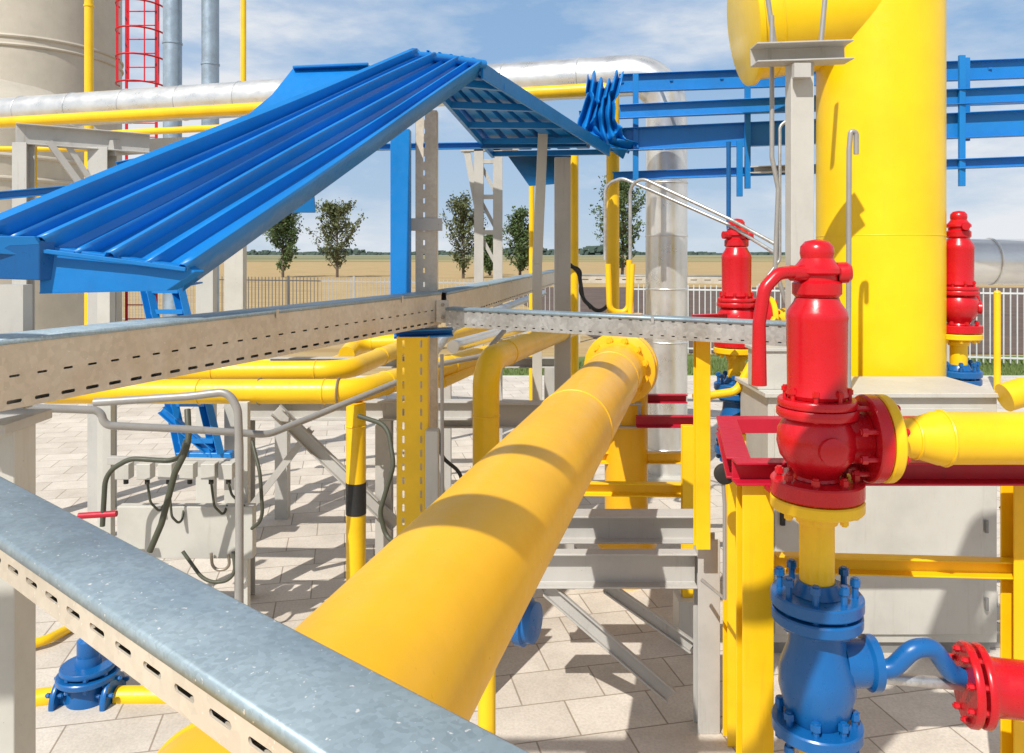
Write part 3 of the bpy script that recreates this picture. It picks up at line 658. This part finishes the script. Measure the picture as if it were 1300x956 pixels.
MB().lathe([(.055,0),(.065,.02),(.065,.08),(.05,.09)],c+V((-.02,.0,.06))).build('neck','bluedk',t)
MB().tube([(c.x-.10,3.12,0),(c.x-.10,3.12,PZ(800,3.1))],.035,16).build('stem','yellow',t)
MB().tube([(c.x-.10,3.12,PZ(805,3.1)),(c.x,3.12,PZ(805,3.1))],.03,12).build('arm','yellow',t)

# ---------------------------------------------------------------- relief valve
def relief_valve(loc,label):
    o=V(loc); t=thing('relief_valve',o,label,'valve','red safety relief valves')
    z=(0,0,1)
    flange(t,o,z,.17,.062,'red',8,.017,.13)
    MB().lathe([(.085,.064),(.08,.075),(.095,.10),(.135,.15),(.147,.20),(.143,.25),(.12,.29),(.115,.298)],o,z,44).build('body','red',t)
    flange(t,o+V((0,0,.30)),z,.148,.035,'red',0)
    flange(t,o+V((0,0,.338)),z,.144,.03,'red',8,.014,.12)
    MB().lathe([(.105,.37),(.115,.385),(.112,.40),(.108,.42),(.110,.66),(.112,.675),(.108,.70),(.085,.735),(.080,.75)],o,z,44).build('bonnet','red',t)
    c=MB().lathe([(.078,.752),(.09,.765),(.09,.805),(.076,.818),(.076,.835),(.092,.845),(.09,.862),(.072,.88),(.058,.90),(.062,.92),(.060,.945),(.042,.965),(.01,.972)],o,z,36).build('cap','red',t)
    MB().lathe([(.04,0),(.04,.035),(.028,.05)],o+V((.07,-.02,.845)),(1,-.2,.05),20).build('pivot_knob','red',c)
    MB().tube([o+V((-.04,-.03,.845)),o+V((-.115,-.05,.845))],.03,14).build('fork','red',t)
    pa=bend([o+V((-.09,-.05,.85)),o+V((-.17,-.07,.845)),o+V((-.225,-.08,.79)),o+V((-.245,-.08,.66)),o+V((-.245,-.08,.43))],.06,6)
    MB().tube(pa,.02,14,radii=[.024]*(len(pa)-1)+[.028]).build('lever','red',t)
    ox=o+V((0,0,.215))
    MB().lathe([(.115,.06),(.095,.12),(.092,.17),(.11,.174)],ox,(1,0,0),36).build('outlet','red',t)
    flange(t,ox+V((.176,0,0)),(1,0,0),.165,.048,'red',8,.017,.18)
    MB().lathe([(.05,0),(.05,.025),(.035,.03)],o+V((0,-.135,.2)),(0,-1,0),16).build('drain_plug','red',t)
    return t
vloc=V((PX(1037,3.0),3.0,PZ(628,3.0)))
rv=relief_valve(vloc,'glossy red relief valve with side lever, largest and nearest of the three')
r2=dup(rv,None,('lever',)); r2.location=V((PX(935,6.0),6.0,1.895)); r2['label']='red relief valve beside the end of the slim tray, left of the grey T post'
r3=dup(rv,None,('lever',)); r3.location=V((PX(1217,6.3),6.3,1.97)); r3.rotation_euler=(0,0,math.radians(62)); r3['label']='red relief valve right of the big yellow column, in front of the silver pipe'
def outlet(o,ln,label):
    o=V(o)+V((.228,0,.215)); x=(1,0,0)
    t=thing('outlet_pipe',V((o.x+ln/2,o.y,0)),label,'pipe')
    flange(t,o,x,.165,.04,'yellow',0)
    MB().lathe([(.115,.042),(.075,.06),(.072,.10),(.075,.14),(.1,.22),(.103,.25)],o,x,36).build('reducer','yellow',t)
    pts=[o+V((.24,0,0)),o+V((ln,0,0)),V((o.x+ln,o.y,0))]
    MB().tube(bend(pts,.22,8),.098,32).build('pipe','yellow',t)
    MB().torus(o+V((.25,0,0)),x,.1,.008,32,8).build('weld_seam','yellow',t)
    MB().torus(o+V((.14,0,0)),x,.075,.006,32,8).build('weld_seam','yellow',t)
outlet(vloc,1.6,'yellow outlet pipe with reducer bolted to the right of the nearest red valve')
outlet(r2.location,.52,'yellow outlet pipe of the red valve by the slim tray')
def riser(o,label,label2,ln=.37):
    o=V(o); z=(0,0,-1); t=thing('riser_pipe',V((o.x,o.y,o.z-.35)),label,'pipe')
    flange(t,o-V((0,0,.006)),z,.17,.045,'yellow',8,.017,.10)
    MB().tube([o-V((0,0,.054)),o-V((0,0,ln-.002))],.064,28).build('pipe','yellow',t)
    MB().lathe([(.075,.0),(.085,.02),(.075,.05)],o-V((0,0,.053)),z,28).build('collar','yellow',t)
    b=o-V((0,0,ln)); v=thing('gate_valve',V((o.x,o.y,0)),label2,'valve','blue gate valves')
    MB().lathe([(.075,-.045),(.085,-.02),(.1,-.002)],b,z,32).build('hub','bluedk',v)
    flange(v,b,z,.168,.05,'bluedk',8,.02,.2)
    flange(v,b-V((0,0,.065)),z,.165,.045,'bluedk',0)
    MB().lathe([(.12,.112),(.10,.14),(.105,.2),(.135,.28),(.14,.36),(.12,.44),(.10,.478)],b,z,36).build('body','bluedk',v)
    flange(v,b-V((0,0,.48)),z,.165,.05,'bluedk',8,.02,.16)
    MB().lathe([(.09,0),(.085,.09),(.1,.10),(.1,.13),(.05,.14)],b+V((.09,0,-.27)),(1,0,0),28).build('bonnet','bluedk',v)
    MB().tube([b-V((0,0,.532)),V((b.x,b.y,0))],.064,24).build('lower_pipe','yellow',v)
    return v
gv=riser(vloc,'short yellow riser between the nearest red valve and blue valve','blue gate valve with bolted flange under the nearest red valve')
riser(r2.location,'short yellow riser beneath the red valve by the slim tray','blue gate valve beneath the red valve by the slim tray',.28)
riser(r3.location,'short yellow riser beneath the red valve right of the column','blue gate valve mostly hidden beneath the red valve right of the column',.30)
b=vloc-V((0,0,.37))
pa=bend([b+V((.2,-.02,-.29)),b+V((.27,-.04,-.27)),b+V((.34,-.05,-.19)),b+V((.42,-.04,-.19)),b+V((.50,-.02,-.30)),b+V((.58,0,-.33))],.07,8)
MB().tube(pa,.034,18).build('bent_pipe','bluedk',gv)
MB().tube([b+V((.22,.01,-.33)),b+V((.58,.01,-.36))],.022,14).build('spindle','galv',gv)
t=thing('red_pipe',b+V((1.0,0,-.4)),'red flanged pipe leaving the frame at the bottom right corner','pipe')
c=b+V((.56,0,-.35)); ax=V((1,-.22,0)).normalized()
flange(t,c,ax,.15,.03,'red',8,.013,.08); flange(t,c+ax*.045,ax,.148,.028,'red',0)
MB().lathe([(.12,.076),(.105,.10),(.103,.13),(.103,.95)],c,ax,36).build('barrel','red',t)
q=c+ax*.5; MB().box((q.x-.05,q.y-.05,0),(q.x+.05,q.y+.05,q.z-.09)).build('support','yellow',t,bevel=.004)

# ---------------------------------------------------------------- red frame and yellow posts
t=thing('valve_support_frame',(PX(1100,3.4),3.4,0),'red channel frame on yellow posts carrying the nearest red valve','frame')
z1=1.75; fl=V((PX(932,3.25),3.25,z1-.05)); bk=V((PX(912,4.15),4.15,z1-.05))
MB().chan(fl,fl+V((2.4,0,0)),.08,.095,.01).build('front_rail','redbeam',t,bevel=.003)
MB().chan(bk,bk+V((2.6,0,0)),.08,.075,.01,flip=True).build('back_rail','redbeam',t,bevel=.003)
MB().chan(fl+V((.03,.04,.003)),bk+V((.03,-.04,.003)),.10,.09,.01,flip=True).build('side_rail','redbeam',t,bevel=.003)
MB().chan((PX(958,3.3),3.3,0),(PX(958,3.3),3.3,z1-.1),.13,.10,.01,up=(0,1,0)).build('post','yellow',t,bevel=.004)
MB().chan((PX(918,4.2)+.06,4.2,0),(PX(918,4.2)+.06,4.2,z1-.1),.10,.10,.01,up=(0,1,0)).build('post','yellow',t,bevel=.004)
MB().chan((PX(1296,3.4),3.4,0),(PX(1296,3.4),3.4,z1-.1),.12,.10,.01,up=(0,1,0)).build('post','yellow',t,bevel=.004)
MB().chan(P(985,714,3.4),P(1300,722,3.4),.06,.075,.008).build('cross_bar','yellow',t,bevel=.003)
MB().chan(fl+V((2.3,.04,.003)),bk+V((2.5,-.04,.003)),.10,.09,.01).build('side_rail','redbeam',t)
MB().chan(P(1280,640,3.5),P(1345,720,3.5),.05,.07,.008).build('brace','redbeam',t)
MB().box((vloc.x-.13,3.12,z1-.11),(vloc.x+.13,3.22,z1-.09)).build('bracket','redbeam',t)
t=thing('pressure_gauge',P(918,640,3.9),'small dark gauge on a thin stem beside the yellow post','gauge')
MB().lathe([(.045,0),(.05,.01),(.05,.035),(.04,.04)],P(918,600,3.9),(0,-1,0),24).build('case','black',t)
MB().tube([P(918,610,3.88),P(920,640,3.88),V((PX(920,3.88),3.88,.9)),V((PX(905,3.88),4.1,.9))],.01,8).build('stem','ral',t)

# ---------------------------------------------------------------- big yellow column
Yc=6.4; xc=PX(1116,Yc)
t=thing('yellow_column',(xc,Yc,0),'huge vertical yellow vessel pipe with a side branch at the top right','column')
MB().lathe([(.52,0),(.52,.05),(.48,.06),(.48,6.8)],(xc,Yc,0),(0,0,1),72).build('shell','yellow_col',t)
ba=V((xc,Yc,PZ(5,Yc))); bd=V((-1,.05,-.14)).normalized()
MB().tube([ba,ba+bd*1.045],.46,56).build('branch','yellow_col',t)
MB().lathe([(.47,0),(.5,.01),(.5,.05),(.47,.06)],ba+bd*1.05,bd,56).build('end_flange','yellow_col',t)
MB().torus(ba+bd*.9,bd,.46,.008,56,6).build('weld_seam','yellow_col',t)
MB().torus((xc,Yc,PZ(300,Yc)),(0,0,1),.48,.003,72,6).build('weld_seam','yellow_col',t)
MB().box((xc-.6,Yc-.6,0),(xc+.6,Yc+.6,.12)).build('plinth','cab',t,bevel=.01)
Yf=5.1; xl=PX(975,Yf); xr=PX(1266,Yf); zt=PZ(498,Yf)
t=thing('equipment_cabinet',((xl+xr)/2,5.5,0),'pale grey equipment cabinet standing behind the nearest red valve','cabinet')
MB().box((xl,Yf,.08),(xr,5.72,zt-.03)).build('body','cab',t,bevel=.006)
MB().box((xl-.03,Yf-.04,zt-.03),(xr+.03,5.76,zt)).build('lid','cab',t,bevel=.005)
MB().box((xl+.03,Yf+.03,0),(xr-.03,5.68,.08)).build('plinth','greydk',t)
dd=MB().box((xl+.04,Yf-.018,.14),(xr-.10,Yf-.001,zt-.10)).build('door','cab',t,bevel=.004)
MB().box((xl+.07,Yf-.04,.85),(xl+.10,Yf-.018,1.0)).build('handle','black',dd,bevel=.004)
for zz in (.3,.8,1.3): MB().tube([(xr-.08,Yf-.02,zz),(xr-.08,Yf-.02,zz+.08)],.012,10).build('hinge','greydk',t)
t=thing('terminal_box',(PX(978,5.2),5.25,zt),'small grey box standing on the left end of the equipment cabinet','box')
MB().box((PX(962,5.2),5.2,zt),(PX(1002,5.2),5.42,PZ(446,5.2))).build('case','cab',t,bevel=.006)
MB().box((PX(959,5.2),5.185,PZ(446,5.2)),(PX(1005,5.2),5.44,PZ(442,5.2))).build('lid','cab',t,bevel=.003)
t=thing('t_post',(PX(1015,5.3),5.55,zt),'pale grey T shaped post standing on the cabinet before the yellow column','post')
MB().beam((PX(1015,5.3),5.3,PZ(440,5.3)),(PX(1015,5.3),5.3,PZ(82,5.3)),.155,.12,up=(0,1,0)).build('shaft','cab',t,bevel=.006)
MB().beam((PX(1030,5.3),5.34,zt),(PX(1030,5.3),5.34,PZ(440,5.3)),.12,.10,up=(0,1,0)).build('foot','cab',t,bevel=.006)
MB().chan(P(957,70,5.25),P(1078,66,5.25),.16,.13,.012).build('cross_plate','grey',t,bevel=.004)
MB().box(P(1005,100,5.2)+V((0,-.05,0)),P(1026,82,5.2)).build('gusset','grey',t)
tb([V((PX(1077,5.2),5.2,zt)),P(1078,190,5.2),P(1080,166,5.2),P(1087,168,5.2),P(1087,196,5.2)],.03,.017,'tall thin rod with hooked top in front of the yellow column','ral','hooked_rod','rod')
tb([P(980,20,5.4),P(980,200,5.4),P(988,240,5.4),P(984,340,5.4),P(998,385,5.4),P(1010,400,5.4)],.1,.016,'dark conduit running down left of the T post','ral')
tb([P(1003,150,5.4),P(990,160,5.4),P(990,330,5.4),P(975,350,5.4)],.05,.011,'thin steel tube clipped beside the T post','galv')
tb([P(972,-20,5.6),P(984,60,5.6)],.05,.018,'dark thin pipe on the branch above the T post, left one')
tb([P(1049,-20,5.6),P(1042,56,5.6)],.05,.018,'dark thin pipe above the T post, right one')
t=thing('insulated_pipe',(PX(1260,8),8,0),'large silver clad pipe at the right edge beyond the red valve','pipe')
MB().tube([(PX(1130,8.2),8.2,PZ(332,8)),(PX(1420,8),8,PZ(333,8))],.235,36).build('cladding','clad',t)
MB().torus((PX(1256,8.1),8.1,PZ(332,8)),(1,0,0),.237,.008,36,6).build('joint_band','clad',t)
for px in (1205,1395): MB().beam((PX(px,8.1),8.1,0),(PX(px,8.1),8.1,PZ(360,8.1)),.1).build('support','grey',t)
t=thing('marker_post',(PX(1266,15),15,0),'thin yellow post in front of the white fence at the right','post')
MB().tube([(PX(1266,15),15,0),(PX(1266,15),15,PZ(372,15))],.06,16).build('shaft','yellow',t); MB().lathe([(.065,0.002),(.05,.04),(.01,.05)],(PX(1266,15),15,PZ(372,15)),(0,0,1),16).build('cap','yellow',t)
gpipe([P(1275,505,5.0),P(1300,497,5.0),P(1360,497,5.0)],.1,.09,'yellow pipe end curving at the right edge above the outlet pipe',[])
gpipe([P(880,505,5.7),P(935,497,5.7),P(985,404,5.7)],.1,.03,'thin yellow pipe left of the second blue valve',[])
T(MB().chan(P(880,404,5.5),P(925,402,5.6),.04,.05,.008).build('red_bar','red',bevel=.003),'short bright red bar beside the bonnet of the second red valve','bar')

# ---------------------------------------------------------------- blue overhead racks on right
t=thing('blue_pipe_rack',(PX(1000,7.4),7.4,2.9),'blue steel cable rack running overhead on the right side','rack')
def hz(px0,py0,Y0,px1,py1):
    z=PZ(py0,Y0); Y1=(H-z)*1000/(py1-322); return V((PX(px0,Y0),Y0,z)),V((PX(px1,Y1),Y1,z))
for (px0,py0,px1,py1,w,h,Y0) in ((786,106,1330,86,.06,.19,8.2),(735,147,1330,124,.05,.10,8.6),(786,142,1330,118,.06,.14,7.8),(775,178,1330,155,.08,.23,8.0),(778,224,1330,204,.06,.09,8.2),(770,110,1330,94,.05,.05,8.9)):
    a,b=hz(px0,py0,Y0,px1,py1); MB().chan(a,b,w,h,.008).build('rail','blue',t,bevel=.003)
for px,y0,y1,Y in ((806,95,228,8.0),(947,92,240,7.6),(937,180,250,7.5),(1217,72,237,7.1),(1223,75,180,7.3)):
    MB().beam((PX(px,Y),Y-.05,PZ(y1,Y)),(PX(px,Y),Y-.05,PZ(y0,Y)),.055,.03,up=(0,1,0)).build('hanger','blue',t,bevel=.003)
for k in range(9):
    f=k/8; a,b=hz(790,104,8.2,1330,84); c,d=hz(770,110,8.9,1330,94); MB().beam(a.lerp(b,f),c.lerp(d,f),.03,.02).build('rung','blue',t)
tb([P(925,180,7.4),P(925,290,7.4),P(930,300,7.2)],.05,.022,'thin dark blue drop rod above the second red valve','bluedk','drop_rod','rod')
T(MB().chan(P(955,216,7.2),P(1000,214,7.0),.1,.06,.008).build('grey_bracket','grey'),'small grey bracket fixed under the blue rack by the T post','bracket')
# crumpled corrugated sheet at the roof end
mb=MB(); rnd=random.Random(5); nu,nv=61,22; vs=[]; fs=[]
cen=bend([P(768,100,7.95),P(763,125,7.9),P(757,155,7.88),P(764,178,7.9),P(792,190,7.95)],.3,6)
for j in range(nv):
    f=j/(nv-1)*(len(cen)-1); k=min(int(f),len(cen)-2); c=cen[k].lerp(cen[k+1],f-k)
    for i in range(nu):
        u=i/(nu-1)
        vs.append(c+V(((u-.5)*.36*(1-.25*math.sin(j*.35)),-.05*math.cos(u*2*math.pi*5)+.03*math.sin(j*.9+u*5), .05*math.sin(u*9+j*.3)+(.035*math.cos(u*2*math.pi*5) if j in (0,nv-1) else 0))))
for j in range(nv-1):
    for i in range(nu-1): fs.append((j*nu+i,j*nu+i+1,(j+1)*nu+i+1,(j+1)*nu+i))
mb.add(vs,fs); T(mb.build('corrugated_sheet','blue',solid=.006),'crumpled blue corrugated sheet hanging where the canopy meets the blue rack','sheet')
# ---------------------------------------------------------------- lower left blue valve on yellow pipe
c=P(112,840,4.6)
v=thing('gate_valve',V((c.x,c.y,0)),'blue gate valve near the paving in the lower left corner','valve','blue gate valves')
MB().lathe([(.1,-.30),(.12,-.2),(.1,-.1),(.07,-.06),(.07,.0),(.06,.04)],c).build('body','bluedk',v)
flange(v,c-V((0,0,.09)),(0,0,1),.17,.035,'bluedk',8,.016,.1)
flange(v,c-V((0,0,.04)),(0,0,1),.15,.03,'bluedk',0)
MB().lathe([(.05,0),(.06,.04),(.06,.13),(.035,.15),(.03,.2),(.012,.21),(.012,.26)],c,(0,0,1),24).build('bonnet','bluedk',v)
pp=V((c.x,c.y,c.z-.2))
for sx in (-1,1): flange(v,pp+V((sx*.13,0,0)),(sx,.0,0),.13,.03,'bluedk',6,.014,.1)
MB().tube([pp-V((.129,0,0)),pp+V((.129,0,0))],.07,24).build('through_body','bluedk',v)
gpipe([pp+V((.17,0,0)),pp+V((.9,0,0)),V((pp.x+.9,pp.y,0))],.15,.055,'low yellow pipe right of the corner blue valve',[])
gpipe([pp-V((.17,0,0)),pp-V((.5,.1,0)),pp-V((1.6,.5,.0))],.15,.055,'low yellow pipe left of the corner blue valve',[])
gpipe([P(-20,835,5.0),P(60,812,5.2),P(140,770,5.8)],.1,.03,'thin yellow pipe near the paving at lower left',[])
tb([P(100,655,5.0),P(148,652,5.0)],.1,.02,'short dark red handle left of the panel','redbeam','lever_handle','handle')
